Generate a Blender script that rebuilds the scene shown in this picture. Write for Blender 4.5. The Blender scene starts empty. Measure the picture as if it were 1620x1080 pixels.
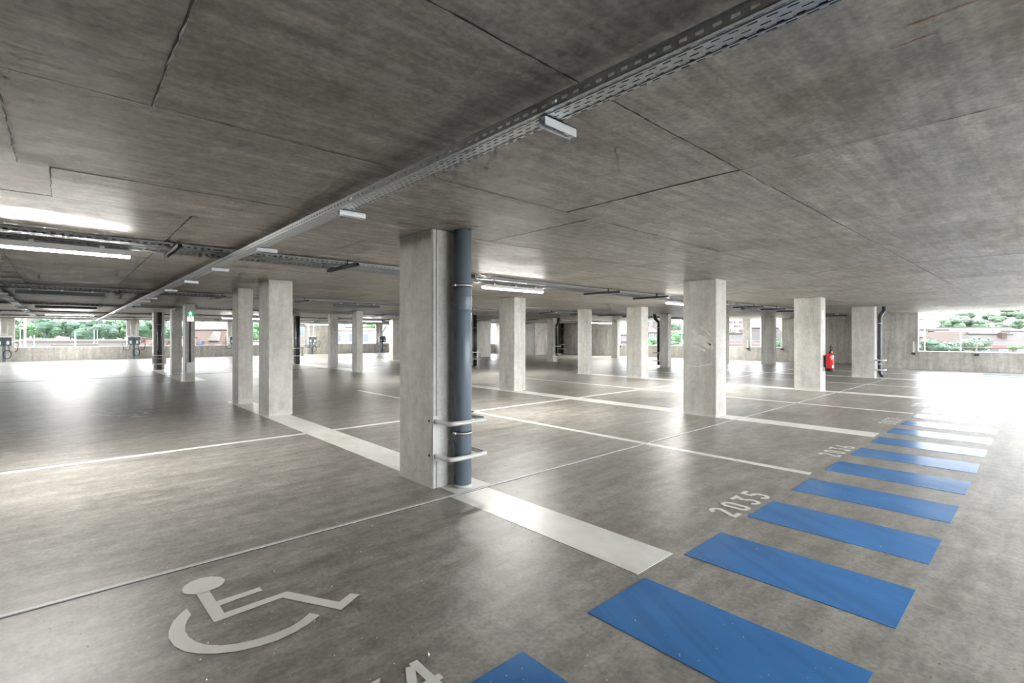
import bpy, bmesh, math, random
from mathutils import Vector, Matrix

# ------------------------------------------------------------------ camera, sky, exposure
sc = bpy.context.scene
F, CY, A, H = 775.35, 531.24, 0.8289, 1.5          # focal length in pixels, horizon row, heading, eye height
SA, CA = math.sin(A), math.cos(A)
cam_d = bpy.data.cameras.new('camera'); cam = bpy.data.objects.new('camera', cam_d)
sc.collection.objects.link(cam); sc.camera = cam
cam.location = (0, 0, H); cam.rotation_euler = (math.pi / 2, 0, A - math.pi / 2)
cam_d.sensor_width = 36; cam_d.lens = F / 1620 * 36; cam_d.shift_y = -(540 - CY) / 1620
cam_d.clip_start = 0.02; cam_d.clip_end = 3000

SKY_STRENGTH, LAMP_STRENGTH = 13.0, 300.0
world = bpy.data.worlds.new('sky'); sc.world = world; world.use_nodes = True
bg = world.node_tree.nodes['Background']
bg.inputs['Color'].default_value = (0.93, 0.97, 1.0, 1); bg.inputs['Strength'].default_value = SKY_STRENGTH
sc.view_settings.view_transform = 'Standard'; sc.view_settings.look = 'None'
sc.view_settings.gamma = 1; sc.view_settings.use_curve_mapping = False
sc.view_settings.exposure = 0.12
sc.cycles.use_denoising = True; sc.cycles.use_light_tree = False
sc.cycles.max_bounces = 5; sc.cycles.diffuse_bounces = 4; sc.cycles.glossy_bounces = 2
sc.cycles.use_adaptive_sampling = True; sc.cycles.adaptive_threshold = 0.12; sc.cycles.adaptive_min_samples = 12
sc.cycles.sample_clamp_indirect = 8

random.seed(7)
C = sc.collection
CEIL = 2.55

def pr(u, v, d):                                    # the point at depth d seen at photo position (u, v)
    r = (u - 810) * d / F
    return Vector((r * SA + d * CA, -r * CA + d * SA, H - (v - CY) * d / F))
def fl(u, v, z=0.0):
    d = F * (H - z) / (v - CY); return pr(u, v, d)
def on_y(u, y):
    t = (u - 810) / F; return y * (CA + t * SA) / (SA - t * CA)
def on_x(u, x):
    t = (u - 810) / F; return x * (SA - t * CA) / (CA + t * SA)

# ------------------------------------------------------------------ materials
def nmat(name):
    m = bpy.data.materials.new(name); m.use_nodes = True
    nt = m.node_tree; b = nt.nodes['Principled BSDF']
    return m, nt, b
def N(nt, t, **kw):
    n = nt.nodes.new(t)
    for k, v in kw.items(): setattr(n, k, v)
    return n
def ramp(nt, src, stops):
    r = N(nt, 'ShaderNodeValToRGB'); e = r.color_ramp.elements
    while len(e) > 1: e.remove(e[-1])
    for i, (p, c) in enumerate(stops):
        el = e[0] if i == 0 else e.new(p)
        el.position = p; el.color = (c, c, c, 1) if not isinstance(c, tuple) else (*c, 1)
    nt.links.new(src, r.inputs['Fac']); return r.outputs['Color']
def noise(nt, vec, scale, detail=5, rough=0.55, stretch=None, dist=0.0):
    if stretch:
        mp = N(nt, 'ShaderNodeMapping'); mp.inputs['Scale'].default_value = stretch
        nt.links.new(vec, mp.inputs['Vector']); vec = mp.outputs['Vector']
    n = N(nt, 'ShaderNodeTexNoise'); n.inputs['Scale'].default_value = scale; n.inputs['Detail'].default_value = detail
    n.inputs['Roughness'].default_value = rough; n.inputs['Distortion'].default_value = dist
    nt.links.new(vec, n.inputs['Vector']); return n.outputs['Fac']
def mix(nt, fac, a, b, mode='MIX'):
    n = N(nt, 'ShaderNodeMix', data_type='RGBA', blend_type=mode)
    for s, v in ((n.inputs[0], fac), (n.inputs[6], a), (n.inputs[7], b)):
        if hasattr(v, 'links') or hasattr(v, 'is_linked'): nt.links.new(v, s)
        else: s.default_value = v if isinstance(v, (int, float)) else (*v, 1)
    return n.outputs[2]
def bump(nt, b, height, strength, dist):
    n = N(nt, 'ShaderNodeBump'); n.inputs['Strength'].default_value = strength; n.inputs['Distance'].default_value = dist
    nt.links.new(height, n.inputs['Height']); nt.links.new(n.outputs['Normal'], b.inputs['Normal'])
def coords(nt, rnd=True):
    tc = N(nt, 'ShaderNodeTexCoord'); v = tc.outputs['Object']
    if rnd:
        oi = N(nt, 'ShaderNodeObjectInfo'); ml = N(nt, 'ShaderNodeMath', operation='MULTIPLY'); ml.inputs[1].default_value = 37.0
        nt.links.new(oi.outputs['Random'], ml.inputs[0])
        ad = N(nt, 'ShaderNodeVectorMath', operation='ADD'); nt.links.new(v, ad.inputs[0]); nt.links.new(ml.outputs[0], ad.inputs[1])
        return ad.outputs[0], v, oi.outputs['Random']
    return v, v, None
def concrete(name, dark, light, stain, stretch, rough, spec=0.5, vary=0.12, stain_amt=0.5, rust=None, base_splash=False, rnd=True, pits=True, contrast=(0.35, 0.65), streak=None, mottle=0.3, rspan=(0.3, 0.7), grain=0.3):
    m, nt, b = nmat(name)
    vec, raw, rv = coords(nt, rnd)
    big = noise(nt, vec, 0.7, 5, 0.68)
    med = noise(nt, vec, 2.2, 5, 0.66, stretch)
    fine = noise(nt, vec, 38, 2, 0.6)
    col = mix(nt, ramp(nt, med, [(contrast[0], 0.0), (contrast[1], 1.0)]), dark, light)
    smask = ramp(nt, big, [(0.45, 0.0), (0.68, stain_amt)])
    col = mix(nt, smask, col, stain)
    mot = noise(nt, vec, 7.5, 4, 0.7)
    col = mix(nt, mottle, col, ramp(nt, mot, [(0.36, 0.12), (0.64, 0.88)]), 'OVERLAY')
    if streak:
        sk = noise(nt, vec, streak[0], 3, 0.65, streak[1])
        col = mix(nt, streak[2], col, ramp(nt, sk, [(0.38, 0.1), (0.62, 0.9)]), 'OVERLAY')
    col = mix(nt, grain, col, ramp(nt, fine, [(0.3, 0.2), (0.7, 0.8)]), 'OVERLAY')
    if rv is not None and vary:
        mr = N(nt, 'ShaderNodeMapRange'); mr.inputs['To Min'].default_value = 1 - vary; mr.inputs['To Max'].default_value = 1 + vary
        nt.links.new(rv, mr.inputs['Value'])
        cb = N(nt, 'ShaderNodeCombineColor')
        for k in range(3): nt.links.new(mr.outputs[0], cb.inputs[k])
        col = mix(nt, 1.0, col, cb.outputs[0], 'MULTIPLY')
    if rust:
        rs = noise(nt, vec, 1.1, 4, 0.7, rust[1]); col = mix(nt, ramp(nt, rs, [(rust[2], 0.0), (rust[2] + 0.06, 0.75)]), col, rust[0])
    if base_splash:                                  # pale cement splashes at the foot
        sx = N(nt, 'ShaderNodeSeparateXYZ'); nt.links.new(raw, sx.inputs[0])
        edge = noise(nt, vec, 7, 5, 0.6)
        ad = N(nt, 'ShaderNodeMath', operation='MULTIPLY_ADD'); ad.inputs[1].default_value = 0.45; nt.links.new(edge, ad.inputs[0])
        mneg = N(nt, 'ShaderNodeMath', operation='MULTIPLY'); mneg.inputs[1].default_value = -1.0; nt.links.new(sx.outputs['Z'], mneg.inputs[0])
        nt.links.new(mneg.outputs[0], ad.inputs[2])
        col = mix(nt, ramp(nt, ad.outputs[0], [(0.14, 0.0), (0.17, 0.55)]), col, (0.62, 0.61, 0.58))
    h = med
    if pits:
        vo = N(nt, 'ShaderNodeTexVoronoi'); vo.inputs['Scale'].default_value = 9.0; nt.links.new(vec, vo.inputs['Vector'])
        pm = ramp(nt, vo.outputs['Distance'], [(0.0, 1.0), (0.055, 0.0)])
        col = mix(nt, pm, col, tuple(c * 0.45 for c in dark))
    nt.links.new(col, b.inputs['Base Color'])
    rr = ramp(nt, med, [(rspan[0], rough[0]), (rspan[1], rough[1])]); nt.links.new(rr, b.inputs['Roughness'])
    b.inputs['Specular IOR Level'].default_value = spec
    bump(nt, b, fine, 0.3, 0.003)
    return m
def plain(name, c, rough=0.5, metal=0.0, spec=0.5, var=0.0, scale=20, coat=0.0):
    m, nt, b = nmat(name)
    b.inputs['Roughness'].default_value = rough; b.inputs['Metallic'].default_value = metal
    b.inputs['Specular IOR Level'].default_value = spec; b.inputs['Coat Weight'].default_value = coat
    vec, _, _ = coords(nt, False)
    n = noise(nt, vec, scale, 5, 0.6)
    k = var or 0.04
    col = mix(nt, n, tuple(max(0, x * (1 - k)) for x in c), tuple(min(1, x * (1 + k)) for x in c))
    nt.links.new(col, b.inputs['Base Color'])
    return m
M = {}
M['column'] = concrete('column_concrete', (0.45, 0.438, 0.405), (0.61, 0.6, 0.565), (0.37, 0.35, 0.305), (1.2, 1.2, 0.35), (0.5, 0.65), vary=0.07, stain_amt=0.5, base_splash=True, streak=(5.0, (1.5, 1.5, .18), 0.08), mottle=0.12, grain=0.12)
M['wall'] = concrete('wall_concrete', (0.38, 0.365, 0.335), (0.54, 0.525, 0.485), (0.3, 0.28, 0.245), (1.6, 1.6, 0.25), (0.5, 0.65), vary=0.06, stain_amt=0.6, streak=(4.0, (1.6, 1.6, .12), 0.11), mottle=0.16, grain=0.12)
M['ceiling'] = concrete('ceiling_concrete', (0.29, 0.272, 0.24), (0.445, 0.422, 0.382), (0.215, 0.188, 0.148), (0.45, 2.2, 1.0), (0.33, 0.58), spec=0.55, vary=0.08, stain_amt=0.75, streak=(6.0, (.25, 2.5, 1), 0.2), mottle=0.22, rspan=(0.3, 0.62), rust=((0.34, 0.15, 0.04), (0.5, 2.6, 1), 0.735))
M['rub'] = plain('rubbed_concrete', (0.62, 0.61, 0.57), 0.7, var=0.25, scale=12)
M['rust'] = plain('rust_stain', (0.36, 0.2, 0.1), 0.7, var=0.35, scale=40)
M['slab'] = plain('slab_dark', (0.09, 0.085, 0.08), 0.8)
M['floor'] = concrete('floor_concrete', (0.265, 0.251, 0.226), (0.385, 0.369, 0.337), (0.205, 0.191, 0.162), (0.5, 1.5, 1.0), (0.32, 0.45), spec=0.48, vary=0, stain_amt=0.7, rnd=False, pits=False, contrast=(0.3, 0.7), streak=(3.5, (.3, 1.8, 1), 0.17), mottle=0.22, rspan=(0.15, 0.85))
def paint(name, c, wear, rough, tyre=0.06):
    m, nt, b = nmat(name)
    vec, _, _ = coords(nt, False)
    n = noise(nt, vec, 3.0, 8, 0.65, (1.0, 0.5, 1)); f = noise(nt, vec, 60, 4, 0.6); w = noise(nt, vec, 95, 4, 0.7)
    col = mix(nt, ramp(nt, n, [(0.3, 0.0), (0.7, 1.0)]), tuple(x * 0.88 for x in c), tuple(min(1, x * 1.12) for x in c))
    col = mix(nt, ramp(nt, w, [(0.66, 0.0), (0.74, wear)]), col, (0.3, 0.29, 0.27))
    mp = N(nt, 'ShaderNodeMapping'); mp.inputs['Rotation'].default_value = (0, 0, .5); nt.links.new(vec, mp.inputs['Vector'])
    ty = noise(nt, mp.outputs['Vector'], 2.4, 3, 0.5, (4.0, .22, 1))
    col = mix(nt, ramp(nt, ty, [(0.5, 0.0), (0.6, tyre)]), col, tuple(x * .62 for x in c))
    nt.links.new(col, b.inputs['Base Color']); nt.links.new(ramp(nt, n, [(0.3, rough), (0.7, rough + 0.1)]), b.inputs['Roughness'])
    b.inputs['Specular IOR Level'].default_value = 0.6
    bump(nt, b, f, 0.15, 0.003)
    return m
M['white_paint'] = paint('white_road_paint', (0.9, 0.89, 0.85), 0.4, 0.3)
M['blue_paint'] = paint('blue_road_paint', (0.05, 0.225, 0.57), 0.3, 0.16, 0.3)
M['worn_paint'] = paint('worn_road_paint', (0.5, 0.5, 0.48), 1.0, 0.3)
M['sealant'] = plain('sealant_bead', (0.6, 0.6, 0.58), 0.4, var=0.3, scale=30)
M['joint_dark'] = plain('joint_dark', (0.05, 0.05, 0.05), 0.6)
M['galv'] = plain('galvanised_steel', (0.55, 0.57, 0.58), 0.38, 0.85, var=0.22, scale=70)
M['galv_dim'] = plain('dull_galvanised_steel', (0.3, 0.31, 0.32), 0.55, 0.6, var=0.2, scale=60)
M['galv_light'] = plain('zinc_bracket', (0.66, 0.69, 0.71), 0.5, 0.55, var=0.2, scale=90)
M['dark_steel'] = plain('dark_steel', (0.07, 0.075, 0.08), 0.45, 0.4)
M['cable'] = plain('black_cable', (0.015, 0.015, 0.017), 0.55)
M['pvc'] = plain('grey_pvc', (0.19, 0.235, 0.285), 0.33, var=0.08, scale=6)
M['pvc_dark'] = plain('dark_pvc', (0.03, 0.035, 0.045), 0.35)
M['white_coat'] = plain('white_coated_tube', (0.66, 0.66, 0.63), 0.35, coat=0.2)
M['black'] = plain('black_plastic', (0.012, 0.012, 0.013), 0.4)
M['red'] = plain('red_enamel', (0.62, 0.012, 0.015), 0.25, coat=0.5)
M['paper'] = plain('white_label', (0.8, 0.8, 0.78), 0.5)
M['white_plastic'] = plain('white_plastic', (0.72, 0.73, 0.73), 0.45)
M['yellow'] = plain('yellow_plastic', (0.75, 0.5, 0.03), 0.4)
M['flash'] = plain('sill_flashing', (0.68, 0.7, 0.7), 0.4, 0.2)
M['charger_grey'] = plain('charger_grey', (0.07, 0.09, 0.105), 0.4)
M['charger_post'] = plain('charger_post', (0.12, 0.17, 0.21), 0.4)
M['blue_pole'] = plain('blue_pole', (0.1, 0.25, 0.55), 0.4)
def emit(name, c, s):
    m, nt, b = nmat(name); b.inputs['Base Color'].default_value = (*c, 1)
    b.inputs['Emission Color'].default_value = (*c, 1); b.inputs['Emission Strength'].default_value = s
    return m
M['tube'] = emit('lit_tube', (1.0, 0.98, 0.93), LAMP_STRENGTH)
M['exit_green'] = emit('exit_sign_green', (0.02, 0.3, 0.12), 0.9)
M['exit_white'] = emit('exit_sign_white', (0.9, 1.0, 0.93), 1.2)
# outdoors
def leafmat(name, a, c):
    m, nt, b = nmat(name); vec, _, rv = coords(nt, True)
    n = noise(nt, vec, 0.9, 5, 0.6)
    nt.links.new(mix(nt, ramp(nt, n, [(0.3, 0.0), (0.7, 1.0)]), a, c), b.inputs['Base Color']); b.inputs['Roughness'].default_value = 0.6
    return m
M['leaf_dark'] = leafmat('dark_green_leaves', (0.006, 0.024, 0.012), (0.02, 0.055, 0.024))
M['leaf_mid'] = leafmat('mid_green_leaves', (0.014, 0.044, 0.014), (0.04, 0.1, 0.03))
M['leaf_pale'] = leafmat('pale_green_leaves', (0.016, 0.034, 0.019), (0.042, 0.073, 0.04))
M['bark'] = plain('bark', (0.09, 0.07, 0.05), 0.8, var=0.3, scale=8)
def tiles(name, a, c):
    m, nt, b = nmat(name); vec, _, _ = coords(nt, False)
    w = N(nt, 'ShaderNodeTexWave', wave_type='BANDS', bands_direction='Z'); w.inputs['Scale'].default_value = 1.4; w.inputs['Distortion'].default_value = 0.6
    nt.links.new(vec, w.inputs['Vector']); n = noise(nt, vec, 4, 5, 0.7)
    col = mix(nt, ramp(nt, w.outputs['Fac'], [(0.1, 0.0), (0.5, 1.0)]), a, c)
    nt.links.new(mix(nt, 0.35, col, ramp(nt, n, [(0.3, 0.3), (0.7, 0.7)]), 'OVERLAY'), b.inputs['Base Color']); b.inputs['Roughness'].default_value = 0.8
    return m
M['tile_orange'] = tiles('orange_roof_tiles', (0.02, 0.0105, 0.0075), (0.042, 0.022, 0.0155))
M['tile_brown'] = tiles('brown_roof_tiles', (0.015, 0.0115, 0.0115), (0.026, 0.02, 0.0195))
M['tile_pink'] = tiles('pink_roof_tiles', (0.034, 0.024, 0.0205), (0.055, 0.04, 0.034))
M['plaster'] = plain('cream_plaster', (0.085, 0.078, 0.07), 0.8, var=0.06, scale=2)
M['plaster_white'] = plain('white_plaster', (0.24, 0.24, 0.235), 0.8, var=0.05, scale=2)
M['plaster_pink'] = plain('pink_plaster', (0.08, 0.066, 0.06), 0.8, var=0.05, scale=2)
M['glass'] = plain('window_glass', (0.05, 0.07, 0.11), 0.15)
M['trim_red'] = plain('red_trim', (0.1, 0.03, 0.028), 0.6)
M['bounce_ground'] = plain('pale_bounce_ground', (0.3, 0.29, 0.26), 0.9, var=0.2, scale=0.05)  # unseen ground, made pale like gravel to bounce light up to the ceiling
M['hill'] = plain('hill_meadow', (0.062, 0.072, 0.056), 0.9, var=0.3, scale=0.03)
M['roof_flat'] = plain('flat_roof_gravel', (0.07, 0.064, 0.059), 0.9, var=0.1, scale=0.6)
M['slate'] = plain('grey_slate', (0.1, 0.11, 0.14), 0.7, var=0.15, scale=1.5)

# ------------------------------------------------------------------ mesh helpers
class MB:
    def __init__(s): s.v, s.f = [], []
    def add(s, vs, fs):
        o = len(s.v); s.v += [tuple(v) for v in vs]; s.f += [tuple(i + o for i in f) for f in fs]; return s
    def box(s, x0, x1, y0, y1, z0, z1):
        return s.add([(x0, y0, z0), (x1, y0, z0), (x1, y1, z0), (x0, y1, z0), (x0, y0, z1), (x1, y0, z1), (x1, y1, z1), (x0, y1, z1)],
                     [(0, 3, 2, 1), (4, 5, 6, 7), (0, 1, 5, 4), (1, 2, 6, 5), (2, 3, 7, 6), (3, 0, 4, 7)])
    def cbox(s, x0, x1, y0, y1, z0, z1, c=0.012):     # upright box with chamfered corners
        p = [(x0 + c, y0), (x1 - c, y0), (x1, y0 + c), (x1, y1 - c), (x1 - c, y1), (x0 + c, y1), (x0, y1 - c), (x0, y0 + c)]
        return s.prism(p, z0, z1)
    def prism(s, p, z0, z1):
        n = len(p)
        return s.add([(x, y, z0) for x, y in p] + [(x, y, z1) for x, y in p],
                     [tuple(range(n - 1, -1, -1)), tuple(range(n, 2 * n))] + [(i, (i + 1) % n, n + (i + 1) % n, n + i) for i in range(n)])
    def tube(s, path, r, n=12, caps=True):
        P = [Vector(p) for p in path]; R = r if isinstance(r, (list, tuple)) else [r] * len(P)
        rings = []; up = None
        for i, p in enumerate(P):
            t = (P[min(i + 1, len(P) - 1)] - P[max(i - 1, 0)]).normalized()
            if up is None:
                up = Vector((0, 0, 1)) if abs(t.z) < 0.9 else Vector((1, 0, 0))
            a = (up - t * up.dot(t)).normalized(); up = a; b = t.cross(a)
            rings.append([p + (a * math.cos(2 * math.pi * k / n) + b * math.sin(2 * math.pi * k / n)) * R[i] for k in range(n)])
        vs = [v for g in rings for v in g]; fs = []
        for i in range(len(P) - 1):
            for k in range(n):
                k2 = (k + 1) % n; fs.append((i * n + k, i * n + k2, (i + 1) * n + k2, (i + 1) * n + k))
        if caps: fs += [tuple(range(n - 1, -1, -1)), tuple(range((len(P) - 1) * n, len(P) * n))]
        return s.add(vs, fs)
    def build(s, name, mat, parent=None, smooth=False, loc=None, kind=None, label=None):
        me = bpy.data.meshes.new(name); me.from_pydata(s.v, [], s.f); me.validate(); me.update()
        if smooth:
            for p in me.polygons: p.use_smooth = len(p.vertices) == 4
        o = bpy.data.objects.new(name, me); C.objects.link(o)
        me.materials.append(M[mat] if isinstance(mat, str) else mat)
        if parent: o.parent = parent
        if loc: o.location = loc
        if kind: o['kind'] = kind
        if label: o['label'] = label
        return o
def tag(o, label, cat, group=None):
    o['label'] = label; o['category'] = cat
    if group: o['group'] = group
    return o
def thing(name, label, cat, loc=(0, 0, 0), rz=0.0, group=None):
    o = bpy.data.objects.new(name, None); C.objects.link(o); o.location = loc; o.rotation_euler = (0, 0, rz)
    o.empty_display_size = 0.1
    return tag(o, label, cat, group)
def bend(pts, r, n=5):                               # round the corners of a path
    P = [Vector(p) for p in pts]; out = [P[0]]
    for i in range(1, len(P) - 1):
        a = (P[i - 1] - P[i]).normalized(); b = (P[i + 1] - P[i]).normalized()
        p0, p2 = P[i] + a * r, P[i] + b * r
        for k in range(n + 1):
            t = k / n; out.append(p0 * (1 - t) ** 2 + P[i] * 2 * t * (1 - t) + p2 * t * t)
    return out + [P[-1]]

# ------------------------------------------------------------------ the setting: floor, ceiling, walls
X0, X1, Y0, Y1 = -9.0, 31.6, -3.4, 41.0
outline = [(X0, Y0), (28.3, Y0), (28.3, 5.2), (X1, 5.2), (X1, 32.3), (22.6, 32.3), (22.6, Y1), (X0, Y1)]
wide = [(X0 - .3, Y0 - .3), (28.6, Y0 - .3), (28.6, 4.9), (X1 + .3, 4.9), (X1 + .3, 32.6), (22.9, 32.6), (22.9, Y1 + .3), (X0 - .3, Y1 + .3)]
floor = MB().prism(wide, -0.35, 0.0).build('floor', 'floor', kind='structure')
ceiling = MB().prism(wide, CEIL + 0.02, CEIL + 0.4).build('ceiling', 'slab', kind='structure')

def panel_rows():
    rows = [(-3.7, -1.6, [-6, -3, .3, 3.16, 6.1, 9.0, 12.0, 15.1, 18.1, 21.2, 24.3]),
            (-1.6, 1.31, [-5.4, -2.5, .3, 3.16, 6.1, 9.0, 12.0, 15.1, 18.1, 21.2, 24.3]),
            (1.31, 2.76, [-5.4, -2.5, .3, 3.16, 6.1, 9.0, 12.0, 15.1, 18.1, 21.2, 24.3]),
            (2.76, 4.2, [-5.8, -3.0, -.2, 3.5, 6.3, 9.15, 12.05, 15.2, 18.2, 21.3, 24.4]),
            (4.2, 5.07, [-4.9, -2.4, -.06, 2.95, 6.0, 9.1, 12.1, 15.2, 18.2, 21.3, 24.4, 27.5])]
    y = 5.07
    brk = [[-4.8, -2.0, -.55, .84, 2.45, 5.2, 7.2, 9.9, 12.2, 15.0, 17.5, 20.1, 22.7, 25.2, 28.0],
           [-4.8, -2.0, -.55, .84, 3.7, 5.9, 8.8, 11.0, 13.8, 16.4, 19.2, 21.9, 24.7, 27.3]]
    ys = [8.3, 9.75, 11.05, 12.8, 15.3, 17.7, 19.5, 21.4, 22.9, 25.3, 27.2, 29.8, 32.6]
    for i, yy in enumerate(ys): rows.append((y, yy, brk[i % 2])); y = yy
    for yy in (35.4, 38.2, 41.3): rows.append((y, yy, [b for b in brk[0] if b < 22])); y = yy
    return rows
g = 0.0022
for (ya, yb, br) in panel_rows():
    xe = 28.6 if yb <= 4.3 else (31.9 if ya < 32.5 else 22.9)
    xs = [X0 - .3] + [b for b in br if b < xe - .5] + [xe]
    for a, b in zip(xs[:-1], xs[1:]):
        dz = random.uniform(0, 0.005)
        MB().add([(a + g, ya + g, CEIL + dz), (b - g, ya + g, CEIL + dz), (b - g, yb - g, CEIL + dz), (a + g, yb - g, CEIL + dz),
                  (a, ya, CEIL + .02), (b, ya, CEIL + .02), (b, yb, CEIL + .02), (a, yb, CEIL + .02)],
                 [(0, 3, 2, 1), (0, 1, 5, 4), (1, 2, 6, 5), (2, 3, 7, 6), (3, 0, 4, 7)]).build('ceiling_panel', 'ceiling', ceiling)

def seam(axis, c, a, b, rough=1.0):
    """A ragged casting joint under the ceiling: a dark crack and a thin cement fin beside it."""
    n = max(2, int((b - a) / .045)); L, R, F1, F2 = [], [], [], []
    off = 0.0
    for i in range(n + 1):
        p = a + (b - a) * i / n; off = off * .8 + random.uniform(-.0022, .0022) * rough
        w = max(.0016, random.uniform(.0002, .0052)); fw = max(.0, random.uniform(-.004, .008)) * rough
        pt = lambda o, z: (p, c + o, z) if axis == 'x' else (c + o, p, z)
        L.append(pt(off - w, CEIL - .0008)); R.append(pt(off + w, CEIL - .0008)); F1.append(pt(off + w, CEIL - .004)); F2.append(pt(off + w + fw, CEIL - .004))
    quads = [(i, i + 1, n + 2 + i, n + 1 + i) for i in range(n)]
    MB().add(L + R, quads).build('joint_crack', 'joint_dark', ceiling)
    MB().add(F1 + F2, quads).build('cement_fin', 'column', ceiling)
for c, a, b, r_ in ((1.31, -3, 18, 1), (2.76, -3, 18, 1), (4.2, -3, 15, .8), (5.07, -4, 10, .8), (8.3, -4, 12, .7), (9.75, -4, 3, .7)): seam('x', c, a, b, r_)
for c, a, b, r_ in ((.3, -1.6, 2.76, 1.6), (-.2, 2.76, 4.2, 1.4), (-.06, 4.2, 5.07, 1.4), (3.16, -1.6, 2.76, 1.2), (3.5, 2.76, 4.2, .8), (2.45, 5.07, 8.3, .8), (.84, 5.07, 12.8, 1), (-.55, 5.07, 12.8, 1),
                    (9.0, -1.6, 2.76, 1), (12.0, -1.6, 2.76, 1), (9.15, 2.76, 4.0, 1), (6.1, -1.6, 2.76, .6), (12.05, 2.76, 4.2, 1)): seam('y', c, a, b, r_)

def rust_streak(u0, v0, u1, v1, wd):
    a, b = fl(u0, v0, CEIL), fl(u1, v1, CEIL); d_ = (b - a).normalized(); nn = Vector((-d_.y, d_.x, 0)); n = 14; L, R = [], []
    for i in range(n + 1):
        t_ = i / n; p = a + (b - a) * t_ + nn * random.uniform(-.3, .3) * wd; k = wd * .5 * random.uniform(.15, 1) * math.sin(math.pi * (.08 + .84 * t_))
        L.append((*(p + nn * k)[:2], CEIL - .0007)); R.append((*(p - nn * k)[:2], CEIL - .0007))
    MB().add(L + R, [(i, i + 1, n + 2 + i, n + 1 + i) for i in range(n)]).build('rust_stain', 'rust', ceiling)
for a in ((690, 352, 738, 356, .05), (705, 349, 752, 351, .03), (725, 357, 770, 358, .035), (622, 352, 668, 357, .03), (700, 346, 726, 348, .02), (672, 338, 716, 344, .02),
          (1398, 82, 1480, 52, .012), (1430, 44, 1492, 20, .014), (1474, 78, 1528, 60, .012), (1500, 18, 1545, 1, .01), (1579, 14, 1612, 3, .01)): rust_streak(*a)

PH = 0.8                                             # parapet height
def wall_line(name, axis, c0, c1, spans, openings_h=PH, seg=2.05):
    """A facade along one axis: spans = [(a, b, full)], full walls or parapets with a metal sill, in cast panels."""
    root = None
    for a, b, full in spans:
        top = CEIL if full else openings_h
        n = max(1, round((b - a) / seg)); st = (b - a) / n
        for i in range(n):
            p, q = a + i * st + .003, a + (i + 1) * st - .003
            mb = MB()
            def bx(p0, p1, z0, z1, o0=c0, o1=c1):
                if axis == 'x': mb.box(p0, p1, o0, o1, z0, z1)
                else: mb.box(o0, o1, p0, p1, z0, z1)
            bx(p, q, 0, top)
            if root is None: root = mb.build(name, 'wall', kind='structure')
            else: mb.build('wall_panel', 'wall', root)
        if not full:
            mb = MB()
            if axis == 'x': mb.box(a, b, c0 - .02, c1 + .02, top, top + .025)
            else: mb.box(c0 - .02, c1 + .02, a, b, top, top + .025)
            mb.build('sill', 'flash', root)
    return root
def alternate(a, b, solids):
    out = []; p = a
    for s0, s1 in solids:
        if s0 > p: out.append((p, s0, False))
        out.append((s0, s1, True)); p = s1
    if p < b: out.append((p, b, False))
    return out
wall_line('wall_back', 'x', Y1, Y1 + .2, alternate(X0, 22.6, [(-2.75, -2.08), (3.1, 3.76), (9.0, 9.66), (14.9, 15.22), (15.35, 17.4), (20.9, 21.55)]))
wall_line('wall_back_return', 'y', 22.6, 22.8, [(32.4, 41.0, True)])
wall_line('wall_back_step', 'x', 32.3, 32.5, alternate(22.6, 31.6, [(22.6, 23.4), (29.6, 31.6)]))
wall_line('wall_right_far', 'y', X1, X1 + .2, alternate(5.2, 32.3, [(5.2, 10.67), (12.49, 12.95), (22.3, 32.3)]))
wall_line('wall_right_return', 'x', 5.2, 5.4, [(28.5, 31.6, True)])
wall_line('wall_right_near', 'y', 28.3, 28.5, alternate(Y0, 5.4, [(3.9, 5.4)]))
wall_line('wall_front', 'x', Y0 - .2, Y0, alternate(X0, 28.3, [(X0, 2.6), (9.0, 9.5), (15.1, 15.6), (21.3, 21.8)]), openings_h=.25)
wall_line('wall_left', 'y', X0 - .2, X0, alternate(Y0, 41.0, [(Y0, 21.0), (22.0, 22.4), (24.0, 24.4), (19.2, 19.8), (26.8, 27.4), (33, 33.6)]))
# stair core in the far corner
MB().cbox(27.6, 30.3, 27.4, 32.2, 0, CEIL).build('wall_stair_core', 'wall', kind='structure')

# floor joints
MB().box(X0, 21.2, 3.755, 3.785, -.002, .006).build('joint_bead', 'sealant', floor, label='pale sealant bead in the floor joint')
MB().box(X0, 28.3, 3.742, 3.755, -.002, .0015).build('joint_gap', 'joint_dark', floor)
MB().box(X0, 22.6, 22.62, 22.74, -.002, .003).build('drain_channel', 'joint_dark', floor, label='dark expansion joint across the far floor')

# ------------------------------------------------------------------ paint on the floor
def rect(x0, x1, y0, y1, z=.0025):
    return MB().add([(x0, y0, z), (x1, y0, z), (x1, y1, z), (x0, y1, z), (x0, y0, 0), (x1, y0, 0), (x1, y1, 0), (x0, y1, 0)],
                    [(0, 1, 2, 3), (4, 5, 1, 0), (5, 6, 2, 1), (6, 7, 3, 2), (7, 4, 0, 3)])
for k in range(-4, 24):
    x = 2.0967 + k * 1.0484
    rect(x, x + .5636, .5217, 1.6817).build('crossing_bar', 'blue_paint', floor, label='blue painted crossing bar')
for i, (x0, x1, y0, y1) in enumerate(((2.665, 3.1, 1.74, 3.74), (2.755, 3.19, 3.8, 12.65), (8.87, 9.29, 1.74, 12.7), (15.1, 15.52, 1.74, 12.7), (21.25, 21.67, 1.74, 12.7))):
    rect(x0, x1, y0, y1).build('wide_stripe', 'white_paint', floor, label='wide white stripe between parking bays')
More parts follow.
